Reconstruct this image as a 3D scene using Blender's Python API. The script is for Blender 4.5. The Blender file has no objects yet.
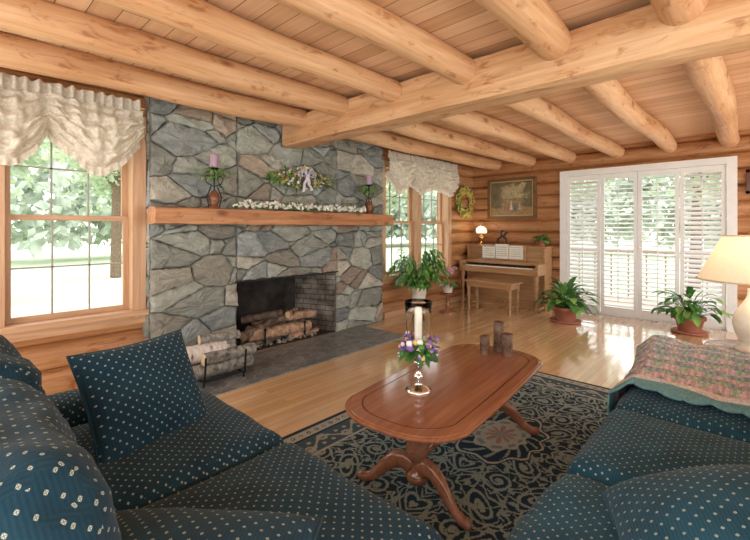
import bpy, math, random
import numpy as np
from mathutils import Vector, Matrix, noise
random.seed(7); R=random.random
def U(a,b): return a+(b-a)*R()
pi=math.pi; sin=math.sin; cos=math.cos
sc=bpy.context.scene
sc.view_settings.view_transform='Standard'
sc.view_settings.look='None'
sc.view_settings.exposure=0.0

# ------------------------------------------------------------ materials
def new(name,rough=.6,spec=.4):
    m=bpy.data.materials.new(name); m.use_nodes=True
    nt=m.node_tree; b=nt.nodes['Principled BSDF']
    b.inputs['Roughness'].default_value=rough
    b.inputs['Specular IOR Level'].default_value=spec
    return m,nt,b
def N(nt,t,**k):
    n=nt.nodes.new(t)
    for a,v in k.items():
        if a.startswith('i_'):
            n.inputs[a[2:].replace('_',' ')].default_value=v
        else: setattr(n,a,v)
    return n
def math_(nt,op,a,b=None,c=None):
    n=nt.nodes.new('ShaderNodeMath'); n.operation=op
    for i,x in enumerate((a,b,c)):
        if x is None: continue
        if isinstance(x,(int,float)): n.inputs[i].default_value=x
        else: nt.links.new(x,n.inputs[i])
    return n.outputs[0]
def ramp(nt,fac,stops):
    r=nt.nodes.new('ShaderNodeValToRGB'); e=r.color_ramp.elements
    e[0].position=stops[0][0]; e[0].color=(*stops[0][1],1)
    e[1].position=stops[1][0]; e[1].color=(*stops[1][1],1)
    for p,c in stops[2:]:
        x=e.new(p); x.color=(*c,1)
    nt.links.new(fac,r.inputs[0]); return r.outputs[0]
def mixc(nt,mode,f,a,b):
    n=nt.nodes.new('ShaderNodeMix'); n.data_type='RGBA'; n.blend_type=mode
    for s,x in ((0,f),(6,a),(7,b)):
        if isinstance(x,(int,float)): n.inputs[s].default_value=x
        elif isinstance(x,tuple): n.inputs[s].default_value=(*x,1)
        else: nt.links.new(x,n.inputs[s])
    return n.outputs[2]
def bump(nt,b,h,st=.3,dist=.01):
    n=nt.nodes.new('ShaderNodeBump'); n.inputs['Strength'].default_value=st; n.inputs['Distance'].default_value=dist
    nt.links.new(h,n.inputs['Height']); nt.links.new(n.outputs[0],b.inputs['Normal'])
def coords(nt,scale,rot=(0,0,0),kind='Object'):
    t=nt.nodes.new('ShaderNodeTexCoord'); m=nt.nodes.new('ShaderNodeMapping')
    m.inputs['Scale'].default_value=scale; m.inputs['Rotation'].default_value=rot
    nt.links.new(t.outputs[kind],m.inputs[0]); return m.outputs[0]
def noise_(nt,vec,s,det=4,dist=0,rough=.55):
    n=N(nt,'ShaderNodeTexNoise'); n.inputs['Scale'].default_value=s; n.inputs['Detail'].default_value=det
    n.inputs['Distortion'].default_value=dist; n.inputs['Roughness'].default_value=rough
    nt.links.new(vec,n.inputs['Vector']); return n.outputs['Fac']
def plain(name,c,rough=.6,spec=.4,metal=0,vary=.12,ns=12,bs=0,sheen=0):
    m,nt,b=new(name,rough,spec); b.inputs['Metallic'].default_value=metal
    v=coords(nt,(1,1,1)); f=noise_(nt,v,ns)
    lo=tuple(x*(1-vary) for x in c); hi=tuple(min(1,x*(1+vary)) for x in c)
    nt.links.new(ramp(nt,f,[(.3,lo),(.7,hi)]),b.inputs['Base Color'])
    if bs: bump(nt,b,noise_(nt,v,ns*6),bs)
    return m
def wood(name,c1,c2,axis=0,rough=.5,knots=True,grain=1.0,bs=.15,spec=.4,marks=False):
    m,nt,b=new(name,rough,spec)
    s=[9*grain]*3; s[axis]=.7*grain
    v=coords(nt,tuple(s)); f=noise_(nt,v,1.6,6,1.2)
    col=ramp(nt,f,[(.3,c2),(.72,c1)])
    s2=[60*grain]*3; s2[axis]=2*grain
    f2=noise_(nt,coords(nt,tuple(s2)),1,3)
    col=mixc(nt,'MULTIPLY',.5,col,ramp(nt,f2,[(.3,(.7,.66,.6)),(.6,(1,1,1))]))
    if knots:
        s3=[3.4]*3; s3[axis]=1.7
        vo=N(nt,'ShaderNodeTexVoronoi'); vo.inputs['Scale'].default_value=1.0
        nt.links.new(coords(nt,tuple(s3)),vo.inputs['Vector'])
        col=mixc(nt,'MULTIPLY',.8,col,ramp(nt,vo.outputs['Distance'],[(.04,(.30,.16,.09)),(.13,(1,1,1))]))
    if marks:
        s4=[16]*3; s4[axis]=5
        fm=noise_(nt,coords(nt,tuple(s4)),1,5,.8,.6)
        col=mixc(nt,'MULTIPLY',.8,col,ramp(nt,fm,[(.33,(.58,.40,.27)),(.43,(1,1,1))]))
        sl=[2]*3; sl[axis]=.5
        col=mixc(nt,'MULTIPLY',.8,col,ramp(nt,noise_(nt,coords(nt,tuple(sl)),1.2,3),[(.35,(.80,.68,.58)),(.6,(1,1,1))]))
    oi=N(nt,'ShaderNodeObjectInfo')
    col=mixc(nt,'MULTIPLY',.6,col,ramp(nt,oi.outputs['Random'],[(0,(.82,.79,.76)),(1,(1,1,1))]))
    nt.links.new(col,b.inputs['Base Color']); bump(nt,b,f,bs,.01)
    return m
def planks(name,c1,c2,cm,w,L,rot,rough,mort=.004,spec=.5,gax=0,coat=0):
    m,nt,b=new(name,rough,spec)
    v=coords(nt,(1,1,1),rot)
    br=N(nt,'ShaderNodeTexBrick'); nt.links.new(v,br.inputs['Vector'])
    br.inputs['Color1'].default_value=(*c1,1); br.inputs['Color2'].default_value=(*c2,1); br.inputs['Mortar'].default_value=(*cm,1)
    br.inputs['Scale'].default_value=1; br.inputs['Mortar Size'].default_value=mort; br.inputs['Mortar Smooth'].default_value=.2
    br.inputs['Brick Width'].default_value=L; br.inputs['Row Height'].default_value=w; br.offset=.37
    s=[30]*3; s[gax]=1.5
    f=noise_(nt,coords(nt,tuple(s)),1,4,.6)
    col=mixc(nt,'MULTIPLY',.6,br.outputs['Color'],ramp(nt,f,[(.3,(.78,.72,.66)),(.65,(1,1,1))]))
    nt.links.new(col,b.inputs['Base Color']); bump(nt,b,br.outputs['Fac'],-.2,.004)
    b.inputs['Coat Weight'].default_value=coat; b.inputs['Coat Roughness'].default_value=.06
    return m
def vcol(name,rough=.8,ns=30,amt=.5,bs=.4,spec=.2,lo=.6,bd=.01,sc_=(1,1,1)):
    m,nt,b=new(name,rough,spec); a=N(nt,'ShaderNodeVertexColor'); a.layer_name='Col'
    v=coords(nt,sc_); f=noise_(nt,v,ns,6,.4,.65)
    col=mixc(nt,'MULTIPLY',amt,a.outputs[0],ramp(nt,f,[(.3,(lo,lo,lo)),(.65,(1.0,1.0,1.0))]))
    nt.links.new(col,b.inputs['Base Color'])
    if bs: bump(nt,b,f,bs,bd)
    return m
def emit(name,c,s):
    m,nt,b=new(name); b.inputs['Base Color'].default_value=(*c,1)
    b.inputs['Emission Color'].default_value=(*c,1); b.inputs['Emission Strength'].default_value=s; return m
def fabric(name,base,dot,s=.036):
    m,nt,b=new(name,.9,.1)
    tc=nt.nodes.new('ShaderNodeTexCoord'); sp=nt.nodes.new('ShaderNodeSeparateXYZ'); nt.links.new(tc.outputs['UV'],sp.inputs[0])
    v=math_(nt,'MULTIPLY',sp.outputs[1],2/s); row=math_(nt,'FLOOR',v)
    off=math_(nt,'MULTIPLY',math_(nt,'FLOORED_MODULO',row,2),.5)
    u=math_(nt,'ADD',math_(nt,'MULTIPLY',sp.outputs[0],1/s),off)
    fu=math_(nt,'ABSOLUTE',math_(nt,'SUBTRACT',math_(nt,'FRACT',u),.5))
    fv=math_(nt,'ABSOLUTE',math_(nt,'MULTIPLY',math_(nt,'SUBTRACT',math_(nt,'FRACT',v),.5),.5))
    d=math_(nt,'ADD',fu,fv); k=math_(nt,'LESS_THAN',d,.115)
    hole=math_(nt,'LESS_THAN',math_(nt,'MINIMUM',fu,fv),.014)
    k=math_(nt,'MULTIPLY',k,math_(nt,'SUBTRACT',1,math_(nt,'MULTIPLY',hole,.7)))
    ob=coords(nt,(1,1,1)); f=noise_(nt,ob,9,3)
    bc=ramp(nt,f,[(.3,tuple(x*.75 for x in base)),(.7,tuple(x*1.2 for x in base))])
    rib=math_(nt,'FRACT',math_(nt,'MULTIPLY',sp.outputs[0],1/.008))
    ribc=ramp(nt,rib,[(0,(.6,.6,.6)),(.5,(1,1,1)),(1,(.6,.6,.6))])
    bc=mixc(nt,'MULTIPLY',.7,bc,ribc)
    col=mixc(nt,'MIX',k,bc,dot)
    nt.links.new(col,b.inputs['Base Color'])
    b.inputs['Sheen Weight'].default_value=.08
    bump(nt,b,noise_(nt,ob,160,2),.35,.003)
    return m

# ------------------------------------------------------------ mesh builder
class B:
    def __init__(s): s.v=[];s.f=[];s.m=[];s.s=[];s.c=[];s.uv=[]
    def add(s,vs,fs,mi=0,sm=False,col=(1,1,1),uvs=None):
        o=len(s.v); s.v+= [tuple(p) for p in vs]
        for i,f in enumerate(fs):
            s.f.append(tuple(o+k for k in f)); s.m.append(mi); s.s.append(sm)
            s.c.append(col[i] if isinstance(col,list) else col); s.uv.append(uvs[i] if uvs else None)
    def box(s,x0,x1,y0,y1,z0,z1,mi=0,M=None,col=(1,1,1)):
        vs=[Vector((x,y,z)) for z in(z0,z1) for y in(y0,y1) for x in(x0,x1)]
        if M: vs=[M@p for p in vs]
        s.add(vs,[(0,2,3,1),(4,5,7,6),(0,1,5,4),(2,6,7,3),(0,4,6,2),(1,3,7,5)],mi,False,col)
    def tube(s,pts,rads,n=10,mi=0,caps=True,flat=1.0,up=None,sm=True,capm=None,nz=0,nseed=0):
        pts=[Vector(p) for p in pts]
        if isinstance(rads,(int,float)): rads=[rads]*len(pts)
        vs=[];fs=[];prev=None
        for i,p in enumerate(pts):
            t=(pts[min(i+1,len(pts)-1)]-pts[max(i-1,0)]).normalized()
            if up is not None: a=Vector(up)
            elif prev is not None: a=prev
            else: a=Vector((0,0,1)) if abs(t.z)<.9 else Vector((1,0,0))
            x=(a-t*a.dot(t)).normalized(); prev=x; y=t.cross(x)
            for k in range(n):
                th=2*pi*k/n; r=rads[i]
                if nz: r*=1+nz*noise.noise(Vector((p.x*1.1+nseed,p.y*1.1,p.z*1.1))+Vector((cos(th),sin(th),0))*.7)
                vs.append(p+x*cos(th)*r+y*sin(th)*r*flat)
        for i in range(len(pts)-1):
            for k in range(n):
                k2=(k+1)%n; fs.append((i*n+k,i*n+k2,(i+1)*n+k2,(i+1)*n+k))
        s.add(vs,fs,mi,sm)
        if caps:
            s.add(vs[:n],[tuple(reversed(range(n)))],capm if capm is not None else mi)
            s.add(vs[-n:],[tuple(range(n))],capm if capm is not None else mi)
    def lathe(s,cx,cy,z0,prof,n=20,mi=0,sm=True):
        vs=[];fs=[]
        for r,z in prof:
            for k in range(n): vs.append((cx+r*cos(2*pi*k/n),cy+r*sin(2*pi*k/n),z0+z))
        for i in range(len(prof)-1):
            for k in range(n):
                k2=(k+1)%n; fs.append((i*n+k,i*n+k2,(i+1)*n+k2,(i+1)*n+k))
        s.add(vs,fs,mi,sm)
        if prof[0][0]>.001: s.add(vs[:n],[tuple(reversed(range(n)))],mi)
        if prof[-1][0]>.001: s.add(vs[-n:],[tuple(range(n))],mi)
    def blob(s,c,r,n=10,mi=0,nz=0,ns=3,col=(1,1,1)):
        if isinstance(r,(int,float)): r=(r,r,r)
        vs=[];fs=[];m=max(4,n//2+1); c=Vector(c)
        for i in range(m+1):
            ph=pi*i/m
            for k in range(n):
                th=2*pi*k/n; d=Vector((sin(ph)*cos(th),sin(ph)*sin(th),cos(ph)))
                q=1+nz*noise.noise(d*ns+c*3)
                vs.append(c+Vector((d.x*r[0],d.y*r[1],d.z*r[2]))*q)
        for i in range(m):
            for k in range(n):
                k2=(k+1)%n; fs.append((i*n+k,(i+1)*n+k,(i+1)*n+k2,i*n+k2))
        s.add(vs,fs,mi,True,col)
    def grid(s,fn,nu,nv,mi=0,sm=True,colfn=None,back=False):
        vs=[fn(i/nu,j/nv) for j in range(nv+1) for i in range(nu+1)]
        fs=[];cs=[]
        for j in range(nv):
            for i in range(nu):
                a=j*(nu+1)+i; fs.append((a,a+1,a+nu+2,a+nu+1))
                if colfn: cs.append(colfn((i+.5)/nu,(j+.5)/nv))
        s.add(vs,fs,mi,sm,cs if colfn else (1,1,1))
    def leaf(s,p,d,L,w,droop,mi=0,fold=.3):
        p=Vector(p); d=Vector(d).normalized()
        side=d.cross(Vector((0,0,1)))
        side=side.normalized() if side.length>.01 else Vector((1,0,0))
        n=5; vs=[];fs=[]; q=p.copy(); dd=d.copy()
        for i in range(n+1):
            t=i/n; ww=w*.5*(sin(pi*min(1,t*.94+.06))**.8)
            upv=side.cross(dd)
            vs+= [q-side*ww+upv*ww*fold,q,q+side*ww+upv*ww*fold]
            dd=(dd+Vector((0,0,-droop/n))).normalized(); q=q+dd*L/n
        for i in range(n):
            a=i*3; fs+=[(a,a+1,a+4,a+3),(a+1,a+2,a+5,a+4)]
        s.add(vs,fs,mi,True)
    def spray(s,c,r,mi=0):
        c=Vector(c)
        for k in range(3):
            d=Vector((U(-1,1),U(-1,1),U(-.8,.8))).normalized(); e=d.cross(Vector((U(-1,1),U(-1,1),U(-1,1)))).normalized()
            s.add([c,c+d*r*.5+e*r*.28,c+d*r,c+d*r*.5-e*r*.28],[(0,1,2,3)],mi)
    def cushion(s,sx,sy,sz,r,M,crown=0,mi=0,n=14,wr=.006,seed=0):
        hx,hy,hz=sx/2,sy/2,sz/2; H=Vector((hx,hy,hz))
        idx={};vs=[];fs=[];uvs=[]
        def q(a):
            a=2*a/n-1; return math.copysign(1-(1-abs(a))**1.5,a)
        def vert(k):
            if k in idx: return idx[k]
            u=Vector((q(k[0]),q(k[1]),q(k[2])))
            p=Vector((u.x*hx,u.y*hy,u.z*hz))
            inn=Vector([max(-(H[i]-min(r,H[i]*.98)),min(H[i]-min(r,H[i]*.98),p[i])) for i in range(3)])
            d=p-inn
            if d.length>1e-6: 
                p=inn+d.normalized()*min(r,max(abs(d.x),abs(d.y),abs(d.z)))
            f=(1-u.x**2)*(1-u.y**2)
            p.z+=math.copysign(crown*f,u.z) if abs(u.z)>.01 else 0
            p.x*=1+.03*(1-u.y**2)*(1-u.z**2)
            nn=noise.noise(p*6+Vector((seed,0,0)))+.5*noise.noise(p*15+Vector((0,seed,0)))
            p+=Vector((p.x/hx*.5,p.y/hy*.5,p.z/hz)).normalized()*wr*nn*1.6
            idx[k]=len(vs); vs.append(p); return idx[k]
        for ax in range(3):
            for side in (0,n):
                for i in range(n):
                    for j in range(n):
                        ks=[]
                        for a,b in((i,j),(i+1,j),(i+1,j+1),(i,j+1)):
                            k=[0,0,0]; k[ax]=side; k[(ax+1)%3]=a; k[(ax+2)%3]=b; ks.append(vert(tuple(k)))
                        if side==0: ks=ks[::-1]
                        fs.append(tuple(ks))
                        a,b_,c=vs[ks[0]],vs[ks[1]],vs[ks[2]]; nn=(b_-a).cross(c-a)
                        ma=max(range(3),key=lambda q_:abs(nn[q_])) if nn.length>1e-12 else ax
                        if ma==2: uvs.append([(vs[k][0],vs[k][1]) for k in ks])
                        elif ma==1: uvs.append([(vs[k][0],vs[k][2]) for k in ks])
                        else: uvs.append([(vs[k][1],vs[k][2]) for k in ks])
        s.add([M@p for p in vs],fs,mi,True,(1,1,1),uvs)
    def pillow(s,a,b,t,M,mi=0,n=18,seed=0):
        for sd in(1,-1):
            vs=[];fs=[];uvs=[]
            for j in range(n+1):
                for i in range(n+1):
                    u=sin((2*i/n-1)*pi/2); v=sin((2*j/n-1)*pi/2)
                    h=max(0,(1-u*u)*(1-v*v))**.42
                    x=u*a/2*(1-.07*(1-v*v)); y=v*b/2*(1-.07*(1-u*u))
                    z=sd*t/2*h*(1+.12*noise.noise(Vector((x*7+seed,y*7,sd))))
                    vs.append(Vector((x,y,z)))
            for j in range(n):
                for i in range(n):
                    k=j*(n+1)+i; f=(k,k+1,k+n+2,k+n+1)
                    if sd<0: f=f[::-1]
                    fs.append(f); uvs.append([(vs[q].x,vs[q].y) for q in f])
            s.add([M@p for p in vs],fs,mi,True,(1,1,1),uvs)
        pts=[]
        for k in range(49):
            th=2*pi*k/48; c,d=cos(th),sin(th); q=max(abs(c),abs(d)); u,v=c/q,d/q
            pts.append(M@Vector((u*a/2*(1-.07*(1-v*v)),v*b/2*(1-.07*(1-u*u)),0)))
        s.tube(pts,.006,6,mi,False)
    def make(s,name,mats,bevel=0,world=False,weld=False):
        me=bpy.data.meshes.new(name)
        V=np.array(s.v); lo=V.min(0);hi=V.max(0)
        o=np.array([0,0,0]) if world else np.array([(lo[0]+hi[0])/2,(lo[1]+hi[1])/2,lo[2]])
        me.from_pydata((V-o).tolist(),[],s.f)
        if not isinstance(mats,(list,tuple)): mats=[mats]
        for m in mats: me.materials.append(m)
        me.polygons.foreach_set('material_index',s.m); me.polygons.foreach_set('use_smooth',s.s)
        ca=me.color_attributes.new('Col','FLOAT_COLOR','CORNER'); arr=[]
        for f,c in zip(s.f,s.c): arr+=[c[0],c[1],c[2],1]*len(f)
        ca.data.foreach_set('color',arr)
        if any(u is not None for u in s.uv):
            uvl=me.uv_layers.new(name='UVMap'); arr=[]
            for f,u in zip(s.f,s.uv):
                for k in range(len(f)): arr+= list(u[k]) if u else [0.013,0.0]
            uvl.data.foreach_set('uv',arr)
        me.update()
        ob=bpy.data.objects.new(name,me); ob.location=o.tolist(); sc.collection.objects.link(ob)
        if bevel:
            md=ob.modifiers.new('Bevel','BEVEL'); md.width=bevel; md.segments=2; md.limit_method='ANGLE'; md.angle_limit=.9
        return ob
def TR(x,y,z,rx=0,ry=0,rz=0):
    return Matrix.Translation((x,y,z))@Matrix.Rotation(rz,4,'Z')@Matrix.Rotation(ry,4,'Y')@Matrix.Rotation(rx,4,'X')

# ------------------------------------------------------------ palette
m_wallX=wood('log_wall_pine_y',(.66,.37,.18),(.42,.19,.075),1,.42,marks=True)
m_wallY=wood('log_wall_pine_x',(.66,.37,.18),(.42,.19,.075),0,.42,marks=True)
m_joist=wood('peeled_log_pine',(.90,.60,.37),(.70,.40,.20),1,.5,marks=True,bs=.3)
m_beam=wood('hewn_beam_pine',(.88,.60,.37),(.68,.40,.20),0,.55,bs=.4,marks=True)
m_mantel=wood('mantel_timber',(.68,.35,.17),(.44,.19,.08),1,.5,bs=.4,marks=True)
m_trimY=wood('pine_trim_y',(.70,.45,.28),(.52,.29,.15),1,.4,knots=False)
m_trimZ=wood('pine_trim_z',(.70,.45,.28),(.52,.29,.15),2,.4,knots=False)
m_ceil=planks('ceiling_planks',(.86,.60,.39),(.68,.42,.24),(.25,.12,.05),.14,2.6,(0,0,0),.55,.003,.3,0)
m_floor=planks('maple_floor',(.80,.55,.30),(.66,.42,.21),(.4,.22,.09),.06,1.3,(0,0,pi/2),.14,.001,.6,1,.9)
m_white=plain('white_paint',(.80,.80,.79),.4,.4,0,.03)
m_stone=vcol('fieldstone',.6,7,.8,.8,.45,.48,.035,(1,1,1.8))
m_mortar=plain('grey_mortar',(.12,.118,.105),.95,.1,0,.3,20,.5)
m_soot=plain('sooty_firebrick',(.04,.034,.03),.95,.1,0,.5,6,.5)
def mk_slate():
    m,nt,b=new('slate_hearth_stone',.38,.4); v=coords(nt,(2.4,2.0,2))
    vo=N(nt,'ShaderNodeTexVoronoi'); vo.feature='DISTANCE_TO_EDGE'; nt.links.new(v,vo.inputs['Vector'])
    vc=N(nt,'ShaderNodeTexVoronoi'); nt.links.new(v,vc.inputs['Vector'])
    sp=nt.nodes.new('ShaderNodeSeparateColor'); nt.links.new(vc.outputs['Color'],sp.inputs[0])
    col=ramp(nt,sp.outputs[0],[(0,(.14,.155,.155)),(1,(.27,.285,.28))])
    f=noise_(nt,coords(nt,(1,1,1)),12,5); col=mixc(nt,'MULTIPLY',.7,col,ramp(nt,f,[(.3,(.6,.6,.6)),(.7,(1,1,1))]))
    col=mixc(nt,'MIX',ramp(nt,vo.outputs['Distance'],[(.01,(1,1,1)),(.03,(0,0,0))]),col,(.34,.32,.29))
    nt.links.new(col,b.inputs['Base Color']); bump(nt,b,f,.3); return m
m_slate=mk_slate()
def mk_brick():
    m,nt,b=new('grey_firebrick',.9,.1)
    v=coords(nt,(1,1,1),(pi/2,0,0))
    br=N(nt,'ShaderNodeTexBrick'); nt.links.new(v,br.inputs['Vector'])
    br.inputs['Color1'].default_value=(.42,.37,.31,1); br.inputs['Color2'].default_value=(.27,.235,.20,1); br.inputs['Mortar'].default_value=(.14,.125,.11,1)
    br.inputs['Scale'].default_value=1; br.inputs['Mortar Size'].default_value=.006; br.inputs['Brick Width'].default_value=.2; br.inputs['Row Height'].default_value=.065
    f=noise_(nt,coords(nt,(1,1,1)),5,3); nt.links.new(mixc(nt,'MULTIPLY',.9,br.outputs['Color'],ramp(nt,f,[(.38,(.3,.28,.26)),(.65,(1,1,1))])),b.inputs['Base Color']); return m
m_brick=mk_brick()
m_fab=fabric('navy_dotted_upholstery',(.013,.043,.066),(.40,.43,.35))
m_fab2=fabric('navy_dotted_upholstery_lit',(.020,.082,.130),(.42,.50,.46))  # same upholstery, brighter base colour paints in the light falling on this sofa
m_cherry=wood('cherry_wood',(.37,.165,.09),(.25,.09,.045),1,.12,knots=False,bs=.03,spec=.6)
m_cherryd=wood('cherry_inlay_dark',(.15,.05,.025),(.10,.03,.016),1,.18,knots=False,bs=.02)
m_pwood=wood('piano_maple',(.50,.30,.15),(.36,.19,.085),0,.25,knots=False,bs=.03)
m_metal=plain('black_iron',(.02,.02,.02),.5,.5,.6)
m_silver=plain('silver',(.75,.72,.68),.14,.5,1,.04)
m_brass=plain('brass',(.7,.48,.2),.25,.5,1)
m_ivory=plain('ivory_keys',(.85,.83,.78),.25,.5,0,.02)
m_black=plain('ebony',(.012,.012,.012),.3)
m_green=plain('leaf_green',(.06,.19,.035),.4,.4,0,.5,9)
m_green2=plain('leaf_light_green',(.18,.36,.08),.45,.4,0,.4,9)
m_stem=plain('stem_brown',(.16,.1,.05),.8)
m_terra=plain('terracotta',(.36,.13,.08),.7,.3,0,.15)
m_soil=plain('soil',(.04,.025,.015),.95)
m_wax=plain('ivory_wax',(.85,.8,.68),.4)
m_purple=plain('lilac_wax',(.45,.30,.40),.5)
m_bwax=plain('brown_marbled_wax',(.15,.085,.055),.4,.4,0,.8,22)
m_flwhite=plain('white_petals',(.85,.82,.74),.7)
m_flyel=plain('yellow_flowers',(.62,.50,.14),.7,.2,0,.4)
m_flpur=plain('purple_petals',(.24,.13,.36),.7,.2,0,.5)
m_flpink=plain('pink_petals',(.62,.32,.42),.7)
m_ribbon=plain('lilac_ribbon',(.66,.62,.72),.4)
def mk_lace():
    m,nt,b=new('cream_lace',.9,.1)
    v=coords(nt,(1,1,1)); vo=N(nt,'ShaderNodeTexVoronoi'); vo.inputs['Scale'].default_value=45; nt.links.new(v,vo.inputs['Vector'])
    nt.links.new(ramp(nt,vo.outputs['Distance'],[(.25,(.80,.74,.64)),(.6,(.66,.59,.49))]),b.inputs['Base Color'])
    tr=nt.nodes.new('ShaderNodeBsdfTranslucent'); tr.inputs[0].default_value=(.9,.82,.72,1)
    mx=nt.nodes.new('ShaderNodeMixShader'); mx.inputs[0].default_value=.15
    out=nt.nodes['Material Output']; nt.links.new(b.outputs[0],mx.inputs[1]); nt.links.new(tr.outputs[0],mx.inputs[2]); nt.links.new(mx.outputs[0],out.inputs[0])
    return m
m_lace=mk_lace()
def mk_shade():
    m,nt,b=new('linen_shade',.9,.1)
    v=coords(nt,(1,1,1)); nt.links.new(ramp(nt,noise_(nt,v,80),[(.3,(.70,.62,.49)),(.7,(.78,.71,.58))]),b.inputs['Base Color'])
    tr=nt.nodes.new('ShaderNodeBsdfTranslucent'); tr.inputs[0].default_value=(.9,.79,.62,1)
    mx=nt.nodes.new('ShaderNodeMixShader'); mx.inputs[0].default_value=.35
    out=nt.nodes['Material Output']; nt.links.new(b.outputs[0],mx.inputs[1]); nt.links.new(tr.outputs[0],mx.inputs[2]); nt.links.new(mx.outputs[0],out.inputs[0]); return m
m_shade=mk_shade()
m_glass,nt,b_=new('clear_glass',.02,.6); b_.inputs['Base Color'].default_value=(.97,.99,.98,1); b_.inputs['Transmission Weight'].default_value=1; b_.inputs['IOR'].default_value=1.25
m_cream=plain('cream_ceramic',(.78,.72,.6),.25)
m_bark=plain('brown_bark',(.20,.14,.10),.95,.1,0,.5,25,.6)
m_endg=plain('cut_wood_end',(.62,.45,.28),.8,.2,0,.2,30)
def mk_birch():
    m,nt,b=new('birch_bark',.8,.2)
    f=noise_(nt,coords(nt,(12,40,12)),1,3,.3)
    nt.links.new(ramp(nt,f,[(.32,(.09,.07,.055)),(.43,(.55,.50,.44)),(.7,(.76,.72,.66))]),b.inputs['Base Color']); return m
m_birch=mk_birch()

XW=-3.98; YF=6.9; XF=-3.85; ZC=2.52
# ------------------------------------------------------------ room shell
b=B(); b.box(-4.6,2.4,-1.6,YF+.2,-.12,0); b.make('floor',m_floor,world=True)
b=B(); b.box(-4.6,2.4,-1.6,YF+.2,ZC,ZC+.1); b.make('ceiling',m_ceil,world=True)

def log_wall(name,axis,pos,a0,a1,z1,ops,sgn,mat):
    b=B(); h=.205; n=int(math.ceil(z1/h))
    for c in range(n):
        za,zb=c*h,min((c+1)*h,z1); zc=c*h+h/2
        cuts=sorted({za,zb}|{z for o in ops for z in o[2:4] if za<z<zb})
        for s0,s1 in zip(cuts[:-1],cuts[1:]):
            spans=[(a0,a1)]
            for o in ops:
                if o[2]<s1-1e-6 and o[3]>s0+1e-6:
                    ns=[]
                    for p,q in spans:
                        if o[0]>=q or o[1]<=p: ns.append((p,q)); continue
                        if o[0]>p: ns.append((p,o[0]))
                        if o[1]<q: ns.append((o[1],q))
                    spans=ns
            K=8; prof=[]
            for k in range(K+1):
                z=s0+(s1-s0)*k/K; t=(z-zc)/(h/2); d=.06*math.sqrt(max(0,1-min(1,abs(t))**2.4)); prof.append((d,z))
            prof.append((-.16,s1)); prof.append((-.16,s0))
            for p,q in spans:
                vs=[];m=max(2,int((q-p)/.4))
                for i in range(m+1):
                    a=p+(q-p)*i/m
                    for j,(d,z) in enumerate(prof):
                        if j<=K: d+= .006*noise.noise(Vector((a*1.3,c*5.1,z*4)))*(1 if 0<j<K else 0)
                        w=pos+sgn*d
                        vs.append((w,a,z) if axis=='x' else (a,w,z))
                P=len(prof); fs=[]
                for i in range(m):
                    for j in range(P): j2=(j+1)%P; fs.append((i*P+j,i*P+j2,(i+1)*P+j2,(i+1)*P+j))
                b.add(vs,fs,0,False); b.add(vs[:P],[tuple(range(P))]); b.add(vs[-P:],[tuple(range(P))])
    ob=b.make(name,mat,world=True)
    return ob
W1=(-.62,1.14,.58,2.18)
W2=(4.34,5.98,.60,2.18)
log_wall('wall_left','x',XW,-1.6,YF+.15,ZC,[W1,W2,(1.30,4.20,0,3)],1,m_wallX)
D=(-2.27,-.28,0,2.13)
log_wall('wall_far','y',YF,-4.1,2.4,ZC,[D],-1,m_wallY)

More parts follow.
